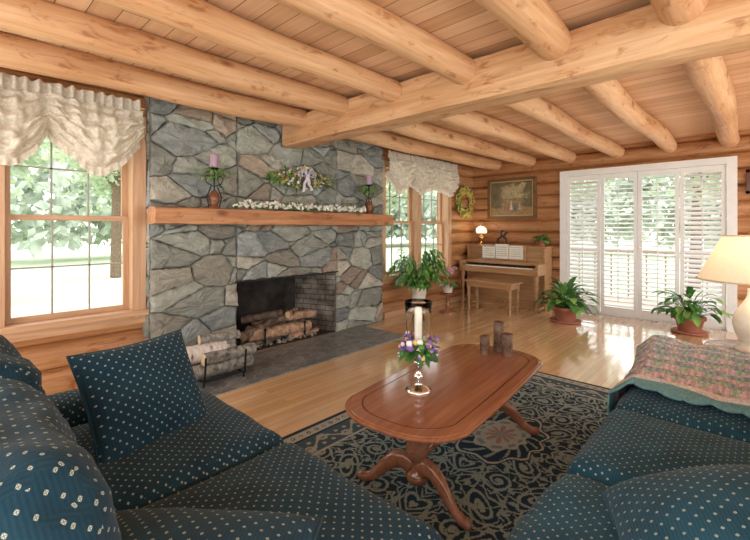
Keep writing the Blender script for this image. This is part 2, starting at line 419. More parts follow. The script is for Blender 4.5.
# chimney mass + stones
CY0,CY1=1.245,4.25; OY0,OY1,OZ=2.05,3.39,.76
def clip(poly,nx,ny,c):
    out=[]
    for i in range(len(poly)):
        p,q=poly[i],poly[(i+1)%len(poly)]; dp=p[0]*nx+p[1]*ny-c; dq=q[0]*nx+q[1]*ny-c
        if dp<=0: out.append(p)
        if dp*dq<0: t=dp/(dp-dq); out.append((p[0]+(q[0]-p[0])*t,p[1]+(q[1]-p[1])*t))
    return out
def stones(b,fn,u0,u1,w0,w1,hole,cu,cw,asp):
    sd=[];rows=int((w1-w0)/cw+.5);cols=max(1,int((u1-u0)/cu+.5))
    for j in range(rows):
        for i in range(cols):
            if R()<.2 and cols>2: continue
            sd.append((u0+(i+.5+(j%2)*.4-.2+U(-.46,.46))*(u1-u0)/cols,(w0+(j+.5+U(-.48,.48))*(w1-w0)/rows)*asp,U(-.018,.02)))
    sd=[(x,y+.22*sin(x*2.3+1)*asp*.35,wt) for x,y,wt in sd]
    for i,(x,y,wt) in enumerate(sd):
        poly=[(u0,w0*asp),(u1,w0*asp),(u1,w1*asp),(u0,w1*asp)]
        for j,(x2,y2,w2) in enumerate(sd):
            if i==j: continue
            dx,dy=x2-x,y2-y
            if dx*dx+dy*dy>2.0: continue
            poly=clip(poly,dx,dy,(x2*x2+y2*y2-x*x-y*y)/2+(wt-w2))
            if len(poly)<3: break
        if len(poly)<3: continue
        poly=[(p,q/asp) for p,q in poly]
        ps=[poly]
        if hole:
            a0,a1,hz=hole
            ps=[clip(poly,1,0,a0),clip(poly,-1,0,-a1)]
            mid=clip(clip(poly,1,0,a1),-1,0,-a0); ps.append(clip(mid,0,-1,-hz) if mid else [])
        for pl in ps:
            if len(pl)<3: continue
            ar=abs(sum(pl[k][0]*pl[(k+1)%len(pl)][1]-pl[(k+1)%len(pl)][0]*pl[k][1] for k in range(len(pl))))/2
            if ar<.0010: continue
            cx=sum(p[0] for p in pl)/len(pl); cy=sum(p[1] for p in pl)/len(pl)
            dense=[]
            for k in range(len(pl)):
                p,q=pl[k],pl[(k+1)%len(pl)]; L=math.hypot(q[0]-p[0],q[1]-p[1])
                if L<.004: continue
                m=max(1,int(L/.03))
                for t in range(m):
                    f=t/m; jx,jy=(U(-.006,.006),U(-.006,.006)) if t else (0,0)
                    dense.append((p[0]+(q[0]-p[0])*f+jx,p[1]+(q[1]-p[1])*f+jy))
            if len(dense)<3: continue
            def inset(g):
                o=[]
                for p in dense:
                    dx,dy=p[0]-cx,p[1]-cy; L=math.hypot(dx,dy)+1e-6; s=max(.12,1-g/L); o.append((cx+dx*s,cy+dy*s))
                return o
            d1=U(.016,.042); tx,ty=U(-.09,.09),U(-.16,.16)
            rings=[(inset(.003),0,0),(inset(.006),d1-.008,.5),(inset(.013),d1+.002,1),(inset(.030),d1+.009,1),(inset(.055),d1+.011,1),(inset(.09),d1+.012,1)]
            vs=[];n=len(dense)
            for rg,dd,tl in rings:
                for p in rg:
                    q=Vector((p[0]*11,p[1]*18,i*.7)); q2=Vector((p[0]*30,p[1]*44,i))
                    e=dd+tl*(tx*(p[0]-cx)+ty*(p[1]-cy))+tl*(.018*noise.noise(q)+.009*noise.noise(q2))
                    vs.append(fn(p[0],p[1],max(e,.0)))
            vs.append(fn(cx,cy,d1+.012+U(-.003,.003)))
            fs=[];nr=len(rings)
            for r in range(nr-1):
                for k in range(n): k2=(k+1)%n; fs.append((r*n+k,r*n+k2,(r+1)*n+k2,(r+1)*n+k))
            for k in range(n): fs.append(((nr-1)*n+k,(nr-1)*n+(k+1)%n,nr*n))
            g=U(.68,1.38); t=R()
            base=(.345,.36,.31) if t<.45 else ((.30,.325,.31) if t<.68 else ((.42,.40,.33) if t<.92 else (.40,.33,.26)))
            b.add(vs,fs,0,False,tuple(c*g for c in base))
b=B()
stones(b,lambda u,w,d:(XF-.025+d,u,w),CY0,CY1,0,ZC,(OY0,OY1,OZ),.29,.135,1.8)
stones(b,lambda u,w,d:(u,CY0-d*.5,w),XW+.0,XF-.02,0,ZC,None,.2,.16,1)
stones(b,lambda u,w,d:(u,CY1+d*.5,w),XW+.0,XF-.02,0,ZC,None,.2,.16,1)
xb=XF-.025
b.box(-4.55,xb,CY0,OY0,0,ZC,1); b.box(-4.55,xb,OY1,CY1,0,ZC,1); b.box(-4.55,xb,OY0,OY1,OZ,ZC,1)
P=[(xb,OY0+.01),(-4.42,OY0+.22),(-4.42,OY1-.22),(xb,OY1-.01)]
def wallq(p,q,z0,z1,mi):
    b.add([(*p,z0),(*q,z0),(*q,z1),(*p,z1)],[(0,1,2,3)],mi)
wallq(P[0],P[1],0,OZ,3); wallq(P[1],P[2],0,OZ,2); wallq(P[2],P[3],0,OZ,3)
b.add([(*P[0],OZ-.001),(*P[1],OZ-.001),(*P[2],OZ-.001),(*P[3],OZ-.001)],[(0,1,2,3)],2)
b.box(-4.5,xb,OY0,OY1,.0,.012,2)
b.box(xb,xb+.035,OY0-.02,OY1+.02,OZ-.012,OZ+.002,4)
b.make('stone_fireplace',[m_stone,m_mortar,m_soot,m_brick,m_metal],world=True)

b=B(); b.box(XF+.04,-3.08,1.28,3.82,0,.012); b.make('slate_hearth',m_slate)

def timber(name,p0,p1,w,h,amp,mat,ax,seed=0):
    b=B(); L=abs(p1-p0[ax]); n=int(L/.08)+1; K=6
    sec=[]
    for s,(a0,a1,b0,b1) in enumerate([(-1,1,-1,-1),(1,1,-1,1),(1,-1,1,1),(-1,-1,1,-1)]):
        for k in range(K): t=k/K; sec.append((a0+(a1-a0)*t,b0+(b1-b0)*t))
    sec=[(x*(1-.04*abs(z)**4),z*(1-.06*abs(x)**4)) for x,z in sec]
    vs=[];P=len(sec)
    for i in range(n+1):
        a=p0[ax]+(p1-p0[ax])*i/n
        for (x,z) in sec:
            q=[0,0,0]; q[ax]=a; q[1-ax]=p0[1-ax]+x*w/2; q[2]=p0[2]+z*h/2
            nn=noise.noise(Vector((a*1.2+seed,x*1.2,z*1.2)))+.5*noise.noise(Vector((a*5+seed,x*2,z*2)))
            q[1-ax]+=x*nn*amp; q[2]+=z*nn*amp; vs.append(tuple(q))
    fs=[]
    for i in range(n):
        for j in range(P): j2=(j+1)%P; fs.append((i*P+j,i*P+j2,(i+1)*P+j2,(i+1)*P+j))
    b.add(vs,fs,0,False); b.add(vs[:P],[tuple(range(P))]); b.add(vs[-P:],[tuple(range(P))])
    return b.make(name,mat,bevel=0)
timber('ceiling_beam',(-3.79,2.68,2.335),2.3,.26,.30,.016,m_beam,0)
timber('mantel_shelf',(-3.69,1.2,1.405),4.17,.20,.145,.012,m_mantel,1,4)
for i in range(9):
    x=-3.47+.64*i
    for (y0,y1) in((-1.5,2.56),(2.8,6.86)):
        b=B(); n=30; r=.102+U(-.006,.008)
        pts=[(x+.018*sin(i*2+t*.26),y0+(y1-y0)*t/n,2.425+.007*sin(t*.45+i)) for t in range(n+1)]
        b.tube(pts,[r*(1-.06*t/n)*(1+.018*sin(t*1.9+i)*sin(t*.7+i*3)) for t in range(n+1)],20,0,True,nz=.09,nseed=i*7)
        b.make('ceiling_joist',m_joist)

# ------------------------------------------------------------ windows
def window(name,o,units):
    y0,y1,z0,z1=o; b=B(); t=.085
    xf=XW+.065
    b.box(XW-.1,xf+.02,y0-t,y0+.02,z0-.05,z1+t,1); b.box(XW-.1,xf+.02,y1-.02,y1+t,z0-.05,z1+t,1)
    b.box(XW-.1,xf+.02,y0,y1,z1-.01,z1+t,0)
    b.box(XW-.12,xf+.055,y0-t-.01,y1+t+.01,z0-.03,z0+.015,0); b.box(XW-.05,xf+.015,y0-t,y1+t,z0-.1,z0-.03,0)
    w=(y1-y0)/units
    for u in range(units):
        a=y0+u*w; c=a+w
        if u: b.box(XW-.1,xf+.015,a-.05,a+.05,z0,z1,1)
        a+=.05 if u else .02; c-=.05 if u<units-1 else .02
        zm=(z0+z1)/2+.0
        for (za,zb,xx) in((z0+.015,zm+.02,XW-.02),(zm-.02,z1-.01,XW-.06)):
            s=.042
            b.box(xx-.03,xx,a,a+s,za,zb,1); b.box(xx-.03,xx,c-s,c,za,zb,1)
            b.box(xx-.03,xx,a+s,c-s,za,za+s,0); b.box(xx-.03,xx,a+s,c-s,zb-.04,zb,0)
            for k in(1,2):
                yy=a+s+(c-a-2*s)*k/3; b.box(xx-.022,xx-.006,yy-.006,yy+.006,za+s,zb-.04,2)
            zz=(za+s+zb-.04)/2; b.box(xx-.022,xx-.006,a+s,c-s,zz-.006,zz+.006,2)
    b.make(name,[m_trimY,m_trimZ,plain('muntin_grey_%s'%name,(.36,.33,.30),.5)],world=True)
window('window_1',W1,2); window('window_2',W2,2)

def valance(name,y0,y1,zt,nsw,seed,drop=.5):
    b=B(); x0=XW+.14
    def fn(u,v):
        y=y0+(y1-y0)*u; s=(u*nsw)%1.0; q=(2*s-1)
        dr=drop*(.70+.42*(1-abs(q)**2.2))+.04*sin(u*23+seed)
        vv=v
        x=x0+.02*sin(u*nsw*34)*(1-.6*v)
        ph=v*5.2+ .9*q*q*v
        x+=.055*abs(sin(ph*pi))*(v**.5)*(1-.5*abs(q)**3)+.12*sin(v*pi*.9)*(1-.6*q*q)
        x+=.045*noise.noise(Vector((y*9+seed,v*6,0)))+.024*noise.noise(Vector((y*25,v*14,seed)))
        if v>.93: x-=(v-.93)*1.2
        z=zt-dr*vv+.022*noise.noise(Vector((y*12,v*5,seed+3)))
        if v<.1: x=x0+.022*sin(u*nsw*60)+.02
        return (x,y,z)
    b.grid(fn,260,70,0)
    def rf(u,v):
        return (x0+.03+.022*sin(u*nsw*60)+.01*sin(u*nsw*37), y0+(y1-y0)*u, zt-.04+.09*v+.008*sin(u*nsw*43))
    b.grid(rf,260,3,0)
    def lw(u,v):
        p=fn(u,1); return (p[0]+.02+.018*sin(u*nsw*70)*v,p[1],p[2]+.02-.07*v)
    b.grid(lw,260,3,0)
    b.tube([(XW+.13,y0-.03,zt-.0),(XW+.13,y1+.03,zt-.0)],.012,8,1)
    b.box(XW+.06,XW+.14,y0-.01,y0+.01,zt-.015,zt+.015,1); b.box(XW+.06,XW+.14,y1-.01,y1+.01,zt-.015,zt+.015,1)
    b.make(name,[m_lace,m_brass])
valance('balloon_valance',-.72,1.17,2.32,3,1,.46)
valance('balloon_valance',4.32,6.1,2.34,3,5,.42)

# ------------------------------------------------------------ french doors with shutters
b=B(); x0,x1,_,zt=D; yf=YF-.07
b.box(x0-.07,x0+.03,yf-.03,YF+.1,0,zt+.07); b.box(x1-.03,x1+.07,yf-.03,YF+.1,0,zt+.07); b.box(x0+.03,x1-.03,yf-.03,YF+.1,zt-.02,zt+.07)
b.box(x0+.03,x1-.03,yf+.02,YF+.14,0,.03)
xa,xb_=x0+.03,x1-.03; pw=(xb_-xa)/4
for i in range(4):
    a=xa+pw*i+.006; c=a+pw-.012; s=.045
    b.box(a,a+s,yf-.01,yf+.03,.035,zt-.025); b.box(c-s,c,yf-.01,yf+.03,.035,zt-.025)
    b.box(a+s,c-s,yf-.01,yf+.03,.035,.13); b.box(a+s,c-s,yf-.01,yf+.03,zt-.10,zt-.025)
    b.box((a+c)/2-.005,(a+c)/2+.005,yf-.036,yf-.026,.2,zt-.17)
    ang=math.radians(38 if i in(0,3) else 16)
    z0,z1=.13,zt-.10
    n=int((z1-z0)/.062)
    for k in range(n):
        z=z0+(z1-z0)*(k+.5)/n
        b.box(a+s,c-s,-.030,.030,-.004,.004,0,TR(0,yf+.01,z,ang))
for xx in(xa+pw*2,):
    b.box(xx-.02,xx+.02,yf+.05,YF+.12,.03,zt-.02)
b.tube([(xa+pw*2-.035,yf-.03,1.03),(xa+pw*2-.035,yf-.06,1.03)],.012,8,1); b.tube([(xa+pw*2+.035,yf-.03,1.03),(xa+pw*2+.035,yf-.06,1.03)],.012,8,1)
b.make('door_1',[m_white,m_brass],world=True)

b=B(); b.box(-3.9,D[0]-.08,YF-.09,YF-.06,0,.09); b.make('baseboard_far',m_trimY,.004,True)
b=B(); b.box(XW+.06,XW+.09,4.33,YF-.1,0,.09); b.make('baseboard_left',m_trimY,.004,True)

# ------------------------------------------------------------ outdoors
m_lawn=plain('lawn_grass',(.50,.57,.40),.9,.1,0,.2,.5)
def folmat(name,c):
    m,nt,b=new(name,.7,.2); v=coords(nt,(1,1,1))
    nt.links.new(ramp(nt,noise_(nt,v,1.5,4),[(.35,tuple(x*.6 for x in c)),(.65,tuple(x*1.5 for x in c))]),b.inputs['Base Color'])
    tr=nt.nodes.new('ShaderNodeBsdfTranslucent'); tr.inputs[0].default_value=(c[0]*1.5,c[1]*1.5,c[2]*1.4,1)
    mx=nt.nodes.new('ShaderNodeMixShader'); mx.inputs[0].default_value=.45
    out=nt.nodes['Material Output']; nt.links.new(b.outputs[0],mx.inputs[1]); nt.links.new(tr.outputs[0],mx.inputs[2]); nt.links.new(mx.outputs[0],out.inputs[0]); return m
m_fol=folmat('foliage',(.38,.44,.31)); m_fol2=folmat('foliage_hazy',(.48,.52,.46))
b=B(); b.box(-70,-4.7,-40,70,-.8,-.6); b.box(-4.7,60,7.3,70,-.8,-.6); b.make('lawn',m_lawn,world=True)
def tree(x,y,h,s):
    b=B(); b.tube([(x,y,-.58),(x+.1,y,h*.35),(x,y+.1,h*.75)],[.15*s,.12*s,.05*s],8,1)
    cl=[]
    for k in range(16):
        a=U(0,6.28); z0=U(.25,.6)*h; l=U(.9,2.2)*s; e=(x+l*cos(a),y+l*sin(a),z0+h*U(.12,.35))
        b.tube([(x,y,z0),((x+e[0])/2,(y+e[1])/2,(z0+e[2])/2+.15),e],[.05,.035,.015],5,1); cl.append(e); cl.append(((x+e[0])/2,(y+e[1])/2,(z0+e[2])/2+.2))
    cl.append((x,y,h*.9)); cl.append((x,y,h*.75))
    for c in cl:
        for k in range(70):
            d=Vector((random.gauss(0,.42),random.gauss(0,.42),random.gauss(0,.32)))*s
            b.spray(Vector(c)+d,U(.14,.30),0)
    b.make('tree',[m_fol,m_bark])
for (x,y,h,s) in [(-14,.2,6.2,1.0),(-18,4.6,7,1.3),(-15,-4,6,1.1),(-13,13,6,1.2),(-6,17,7,1.2),(-1.5,16,7,1.1),(3.5,18,6,1.2),(-9.5,21,8,1.5)]:
    tree(x,y,h,s)
b=B()
for k in range(11000):
    if k%2: x=-30+random.gauss(0,1.6); y=U(-16,44)
    else: x=U(-30,26); y=34+random.gauss(0,1.6)
    top=5.5+2.2*noise.noise(Vector((x*.13,y*.13,2)))+1.0*noise.noise(Vector((x*.5,y*.5,5)))
    b.spray((x,y,U(.5,max(1.5,top))),U(.5,1.0))
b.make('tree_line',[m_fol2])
b=B(); m_deck=wood('deck_wood',(.55,.46,.38),(.42,.33,.26),0,.8)
b.box(-4,2.6,YF+.3,YF+2.4,-.12,-.04)
b.box(-4,2.6,YF+2.3,YF+2.4,.82,.86)
for i in range(23): b.box(-4+i*.3,-3.97+i*.3,YF+2.34,YF+2.37,-.04,.82)
b.make('deck_railing',m_deck,world=True)

# ------------------------------------------------------------ sofas
b=B()
b.cushion(1.85,.86,.24,.04,TR(-1.42,.48,.20),0,0,12)
b.cushion(2.0,.20,.62,.09,TR(-1.45,-.14,.39),0,0,14)
for i,xc in enumerate((-1.735,-.985)):
    b.cushion(.75,.80,.19,.07,TR(xc,.56,.385),.035,0,20,seed=i*9)
for i,xc in enumerate((-1.80,-1.09)):
    b.cushion(.70,.27,.52,.13,TR(xc,.10,.665,math.radians(11),0,0),.0,0,24,.022,seed=i*5+2)
b.cushion(.27,.98,.50,.11,TR(-2.24,.42,.31),0,0,16)
for x in(-2.2,-.65):
    for y in(.05,.82): b.tube([(x,y,.0),(x,y,.1)],[.025,.035],10,1)
b.make('sofa',[m_fab,m_cherryd])
b=B(); b.pillow(.45,.43,.19,TR(-1.78,.56,.645)@Matrix.Rotation(math.radians(14),4,'Z')@Matrix.Rotation(math.radians(60),4,'Y')@Matrix.Rotation(math.radians(90),4,'Z')); b.make('throw_pillow',m_fab)
b=B(); b.pillow(.50,.42,.17,TR(-.80,.29,.605)@Matrix.Rotation(math.radians(41),4,'Z')@Matrix.Rotation(math.radians(4),4,'X'),seed=4); b.make('throw_pillow',m_fab)
b=B()
b.cushion(.84,2.12,.24,.04,TR(-.06,1.80,.20),0,0,12)
b.cushion(.24,2.3,.70,.10,TR(.50,1.86,.43),0,0,14)
ys=[.74,1.50,2.15,2.80]
for i in range(3):
    y0,y1=ys[i],ys[i+1]
    b.cushion(.82,y1-y0,.19,.065,TR(-.10,(y0+y1)/2,.385),.03,0,20,seed=i*7+3)
    b.cushion(.29,(y1-y0)*1.0,.54,.14,TR(.33,(y0+y1)/2,.70,0,math.radians(10),0),0,0,18,.02,seed=i*5+1)
b.cushion(.98,.27,.50,.11,TR(-.04,2.95,.31),0,0,16)
for x in(-.4,.45):
    for y in(.82,2.9): b.tube([(x,y,0),(x,y,.1)],[.025,.035],10,1)
b.make('sofa',[m_fab2,m_cherryd])
b=B(); b.pillow(.50,.50,.24,TR(-.04,1.22,.585)@Matrix.Rotation(math.radians(20),4,'Z')@Matrix.Rotation(math.radians(-20),4,'Y'),seed=8); b.make('throw_pillow',m_fab2)

# afghan
b=B()
path=[(2.30,.500),(2.50,.515),(2.70,.515),(2.79,.545),(2.85,.575),(2.93,.582),(3.0,.582),(3.07,.565),(3.105,.50),(3.11,.38)]
def pth(t):
    t=t*(len(path)-1); i=min(int(t),len(path)-2); f=t-i; return (path[i][0]*(1-f)+path[i+1][0]*f,path[i][1]*(1-f)+path[i+1][1]*f)
def af(u,v):
    y,z=pth(v); x=-.545+.79*max(0,(u-.12))/.88+.02*sin(v*5)
    y+=.12*(.5-u)*(1-v)+.03*abs(sin(u*pi*9))*(-1 if v<.01 else 0)
    z+=.020+.014*noise.noise(Vector((x*6,y*6,0)))+.008*sin(v*2*pi*20)*.8+.035*abs(noise.noise(Vector((x*3,y*9,4))))
    if u<.20: z-=(0.20-u)*1.0; x-=.015*min(1,(.20-u)*12)
    return (x,y,z)
pal=[(.72,.52,.54),(.80,.78,.72),(.36,.40,.44),(.45,.60,.60),(.78,.68,.62),(.46,.56,.42),(.84,.82,.78),(.52,.48,.58)]
def ac(u,v):
    if v<.05 or u<.04 or u>.96 : return (.20,.42,.46)
    if v<.08: return (.80,.72,.68)
    zz=v*30+1.3*abs(((u*8)%1)-.5)*2
    k=int(zz); c=pal[(k*5+k//3)%8]; g=.85+.3*((int(u*65)+k)%2); return tuple(min(.9,q*g) for q in c)
b.grid(af,140,170,0,True,ac)
ob=b.make('crochet_afghan',vcol('crochet_wool',.95,90,.8,.9,.1,.45,.008))
md=ob.modifiers.new('Solid','SOLIDIFY'); md.thickness=.008; md.offset=1

# ------------------------------------------------------------ rug
def rug():
    X0,X1,Y0,Y1=-2.14,-.22,1.12,3.68; hx,hy=(X1-X0)/2,(Y1-Y0)/2; cs=.0062
    nx,ny=int(2*hx/cs),int(2*hy/cs)
    x=(np.arange(nx)+.5)/nx*2*hx-hx; y=(np.arange(ny)+.5)/ny*2*hy-hy
    X,Y=np.meshgrid(x,y); ax,ay=np.abs(X),np.abs(Y); e=np.minimum(hx-ax,hy-ay)
    navy=np.array((.020,.042,.068)); sage=np.array((.25,.31,.29)); cream=np.array((.47,.48,.42)); rose=np.array((.33,.22,.19)); teal=np.array((.06,.11,.14))
    C=np.zeros((ny,nx,3))+navy
    def scroll(px,py,ar,sp,rad,ph=0):
        m=np.zeros_like(X,bool)
        gx=np.round(px/ar); gy=np.round(py/ar); dx=px-gx*ar; dy=py-gy*ar
        par=((gx+gy)%2)*2-1; r=np.hypot(dx,dy); th=np.arctan2(dy,dx*par)+gx*1.3+gy*.7+ph
        m|=(((r/sp-th/(2*pi))%1)<.40)&(r<rad)
        m|=(np.abs(r-rad*1.2*(1+.2*np.cos(6*th)))<sp*.2)
        m|=(r<sp*.5)
        m|=((np.abs(np.cos(3*th+8*r/ar))**.6*rad*1.6>r)&(r>rad*1.15)&(np.cos(9*th)>-.1))
        return m
    warpx=ax+.035*np.sin(ay*13+1); warpy=ay+.035*np.sin(ax*15)
    s=scroll(warpx,warpy,.225,.042,.090)
    v=(np.abs(np.sin(warpx*16+2.2*np.sin(warpy*9))*np.sin(warpy*15+1.8*np.sin(warpx*8)))<.05)
    fld=e>.30
    C[fld&(s|v)]=sage
    t=np.where(hx-ax<hy-ay,ay,ax); q=e-.205
    bs=(np.abs(q-.045*np.sin(t*22))<.011)
    tt=(t%.143)-.0715; rr=np.hypot(tt,q-.035*np.sign(np.sin((t-(t%.143)+.07)*22)))
    bs|=(rr<.036)&(rr>.018)|(rr<.009)
    bs|=(np.abs(np.sin(t*44)*np.sin(q*50))>.82)
    bd=(e>.125)&(e<.28); C[bd]=teal*.95; C[bd&bs]=cream*.72
    C[(e>.28)&(e<.30)]=cream*.8
    C[(e>.105)&(e<.125)]=navy
    l=(e>.03)&(e<.105); C[l]=cream*.8
    C[l&(np.abs(e-.068)+np.abs((t%.06)-.03)<.018)]=teal
    C[l&(np.abs(e-.068)+np.abs((t%.06)-.03)<.008)]=cream
    rm=np.hypot(X/.17,Y/.24); th=np.arctan2(Y,X); w=1+.07*np.cos(10*th)
    C[rm<1.5*w]=navy; C[(rm<1.45*w)&(rm>1.37*w)]=cream*.85; C[(rm<1.3*w)&(np.abs(np.sin(9*th+5*rm))<.42)&(rm>.9)]=sage
    C[(rm<.9*w)]=cream*.85
    C[(rm<.8)&(rm>.66)&(np.cos(10*th)>-.2)]=sage*.8
    C[(rm<.54)&(np.abs(np.cos(5*th))*.5+.05>rm)]=rose; C[rm<.12]=sage
    rng=np.random.RandomState(1); C*= (1+.25*(rng.rand(ny,nx,1)-.5))
    gx=np.linspace(-hx,hx,nx+1); gy=np.linspace(-hy,hy,ny+1); GX,GY=np.meshgrid(gx,gy)
    V=np.stack([GX,GY,np.full_like(GX,.012)],-1).reshape(-1,3)
    i=np.arange(nx); j=np.arange(ny); I,J=np.meshgrid(i,j); a=(J*(nx+1)+I)
    F=np.stack([a,a+1,a+nx+2,a+nx+1],-1).reshape(-1,4)
    nv=len(V); ex=np.array([[-hx,-hy,0],[hx,-hy,0],[hx,hy,0],[-hx,hy,0]])
    ct=[0,nx,nv-1,nv-1-nx]
    V=np.vstack([V,ex]); sides=[(nv+k,nv+(k+1)%4,ct[(k+1)%4],ct[k]) for k in range(4)]
    me=bpy.data.meshes.new('area_rug'); me.from_pydata(V.tolist(),[],F.tolist()+sides)
    ca=me.color_attributes.new('Col','FLOAT_COLOR','CORNER')
    col=np.ones((len(F)+4,4,4),np.float32); col[:len(F),:,:3]=C.reshape(-1,1,3); col[len(F):,:,:3]=navy
    ca.data.foreach_set('color',col.ravel())
    me.materials.append(vcol('wool_rug',.95,260,.35,.3,.1,.7,.004))
    ob=bpy.data.objects.new('area_rug',me); ob.location=((X0+X1)/2,(Y0+Y1)/2,0.0); sc.collection.objects.link(ob)
rug()

# ------------------------------------------------------------ coffee table
TX,TY,TZ=-1.245,1.99,.455; TA,TB=.325,.735
def outline(ins,n=96):
    o=[]; a=TA-ins; bb=TB-ins; rc=TA*.93-ins*.9; st=bb-rc*.86
    for k in range(n):
        th=2*pi*k/n; c,s=cos(th),sin(th)
        x=math.copysign(abs(c)**(2/2.6),c)*a
        yy=math.copysign(abs(s)**(2/2.0),s)*rc*.86 + math.copysign(min(1,abs(s)*4.2)**1.0,s)*st if abs(s)>1e-9 else 0
        o.append((TX+x,TY+yy))
    return o
b=B(); n=96
prof=[(.20,.385),(.115,.385),(.10,.39),(.095,.43),(.03,.432),(.012,.436),(.0,.443),(-.002,.45),(.006,.456),(.014,.457),(.018,.461),(.07,.461),(.0702,.4615),(.078,.4615),(.0782,.461),(.31,.461)]
vs=[]
for ins,z in prof:
    for p in outline(ins): vs.append((*p,z))
for i in range(len(prof)-2):
    for k in range(n): k2=(k+1)%n; b.add([vs[i*n+k],vs[i*n+k2],vs[(i+1)*n+k2],vs[(i+1)*n+k]],[(0,1,2,3)],1 if i==12 else 0,i not in(11,12,13,14))
i=len(prof)-2
b.add(vs[i*n:(i+1)*n],[tuple(range(n))],0); b.add(vs[:n],[tuple(reversed(range(n)))],0)
for py in(1.57,2.43):
    b.lathe(TX,py,0,[(.055,.10),(.06,.115),(.05,.13),(.035,.15),(.03,.17),(.045,.2),(.058,.235),(.052,.27),(.034,.30),(.04,.315),(.06,.33),(.065,.345),(.05,.36),(.09,.372),(.09,.386)],20,0)
    b.lathe(TX,py,0,[(.02,.07),(.045,.085),(.055,.10)],20,0)
    so=1 if py>2 else -1
    for (sx,sy) in((1,.25*so),(-1,.25*so)):
        L=math.hypot(sx,sy); dx,dy=sx/L,sy/L
        pr=[(.03,.155,.045),(.07,.175,.045),(.12,.17,.04),(.17,.135,.034),(.215,.09,.028),(.255,.056,.025),(.295,.042,.026),(.325,.04,.024),(.345,.038,.012)]
        b.tube([(TX+dx*r*.92,py+dy*r*.92,z) for r,z,w in pr],[w for r,z,w in pr],12,0,True,flat=.75,up=(0,0,1))
b.tube([(TX,1.57,.2),(TX,1.73,.205),(TX,2.0,.21),(TX,2.32,.205),(TX,2.43,.2)],[.022,.03,.022,.03,.022],12,0)
ob=b.make('coffee_table',[m_cherry,m_cherryd]); ob.rotation_euler=(0,0,math.radians(6))

# hurricane candlestick with flower ring
b=B(); cx,cy=-1.285,1.69; z=.4615
b.lathe(cx,cy,z,[(.065,0),(.066,.008),(.05,.016),(.045,.022),(.025,.03),(.014,.045),(.022,.055),(.028,.07),(.022,.085),(.012,.095),(.012,.12),(.024,.13),(.03,.145),(.024,.16),(.011,.17),(.011,.19),(.025,.20),(.05,.215),(.052,.225),(.01,.228)],24,0)
b.lathe(cx,cy,z,[(.045,.23),(.056,.26),(.062,.32),(.066,.40),(.072,.462),(.069,.462),(.063,.40),(.059,.32),(.053,.262),(.042,.233)],28,1)
b.lathe(cx,cy,z,[(.020,.235),(.020,.40),(.016,.408),(.0,.406)],16,2); b.tube([(cx,cy,z+.406),(cx+.002,cy,z+.42)],.0015,5,3)
for k in range(100):
    a=U(0,6.28); r=U(.05,.105); zz=z+.225+U(-.05,.05); b.blob((cx+r*cos(a),cy+r*sin(a),zz),U(.009,.018),7,random.choice([4,4,4,5,6,7,8]),.3)
for k in range(80):
    a=U(0,6.28); b.leaf((cx+.05*cos(a),cy+.05*sin(a),z+.22),(cos(a),sin(a),U(-.9,.8)),U(.05,.10),.025,.6,8)
b.make('hurricane_candle_holder',[m_silver,m_glass,m_wax,m_black,m_flpur,m_flpink,m_flwhite,m_flyel,m_green])
for (x,y,r,h) in((-1.34,2.49,.032,.12),(-1.30,2.61,.034,.20),(-1.21,2.55,.036,.145)):
    b=B(); b.lathe(x,y,.4615,[(r,0),(r*1.02,.004),(r,h*.5),(r*.99,h-.006),(r*.93,h),(r*.5,h-.006),(.0,h-.008)],22,0); b.tube([(x,y,.46+h-.008),(x,y,.46+h+.008)],.0015,5,1)
    b.make('pillar_candle',[m_bwax,m_black])

# ------------------------------------------------------------ fire logs + birch rack
def logm(b,p0,p1,r,mb,me_,n=14,nz=.12):
    p0=Vector(p0);p1=Vector(p1); b.tube([p0.lerp(p1,t/6) for t in range(7)],[r*(1+.05*sin(t*2)) for t in range(7)],n,mb,True,capm=me_,nz=nz,nseed=r*99)
b=B()
for y in(2.42,2.95):
    b.tube([(-4.3,y,.07),(-3.92,y,.07)],.010,8,3); b.tube([(-3.92,y,.012),(-3.92,y,.18)],.010,8,3); b.blob((-3.92,y,.19),.018,10,3)
    b.tube([(-4.28,y,.012),(-4.28,y,.07)],.010,8,3)
logm(b,(-4.00,2.26,.135),(-3.96,3.05,.13),.060,0,1,9,.4); logm(b,(-4.14,2.34,.15),(-4.18,3.1,.14),.065,2,1,8,.4)
logm(b,(-3.97,2.18,.15),(-4.16,2.88,.27),.050,2,1,7,.4); logm(b,(-4.20,2.42,.23),(-3.95,3.12,.26),.050,0,1,8,.4)
logm(b,(-4.22,2.3,.27),(-3.98,2.68,.33),.04,2,1,7,.4); logm(b,(-3.95,2.22,.05),(-4.06,2.7,.05),.035,2,1,7,.4); logm(b,(-3.98,2.75,.30),(-4.2,3.02,.29),.035,0,1,7,.4)
logm(b,(-3.94,2.75,.045),(-3.97,3.18,.05),.03,0,1,7,.4)
for k in range(220): b.blob((U(-4.35,-3.90),U(2.26,3.18),.016+U(0,.012)),U(.008,.028),6,4,.5)
b.make('fireplace_logs',[plain('split_log',(.36,.23,.15),.9,.1,0,.7,18,.5),m_endg,plain('charred_log',(.15,.11,.085),.95,.1,0,.8,16,.6),m_metal,plain('ash',(.26,.24,.21),.95,.1,0,.6,30)])
b=B()
for y in(1.45,1.80):
    b.tube([(-3.60,y,.26),(-3.58,y,.06),(-3.5,y,.05),(-3.35,y,.05),(-3.24,y,.06),(-3.22,y,.26)],.009,8,2)
    b.tube([(-3.56,y,.013),(-3.56,y,.06)],.009,8,2); b.tube([(-3.26,y,.013),(-3.26,y,.06)],.009,8,2)
b.tube([(-3.56,1.45,.06),(-3.56,1.80,.06)],.009,8,2); b.tube([(-3.26,1.45,.06),(-3.26,1.80,.06)],.009,8,2)
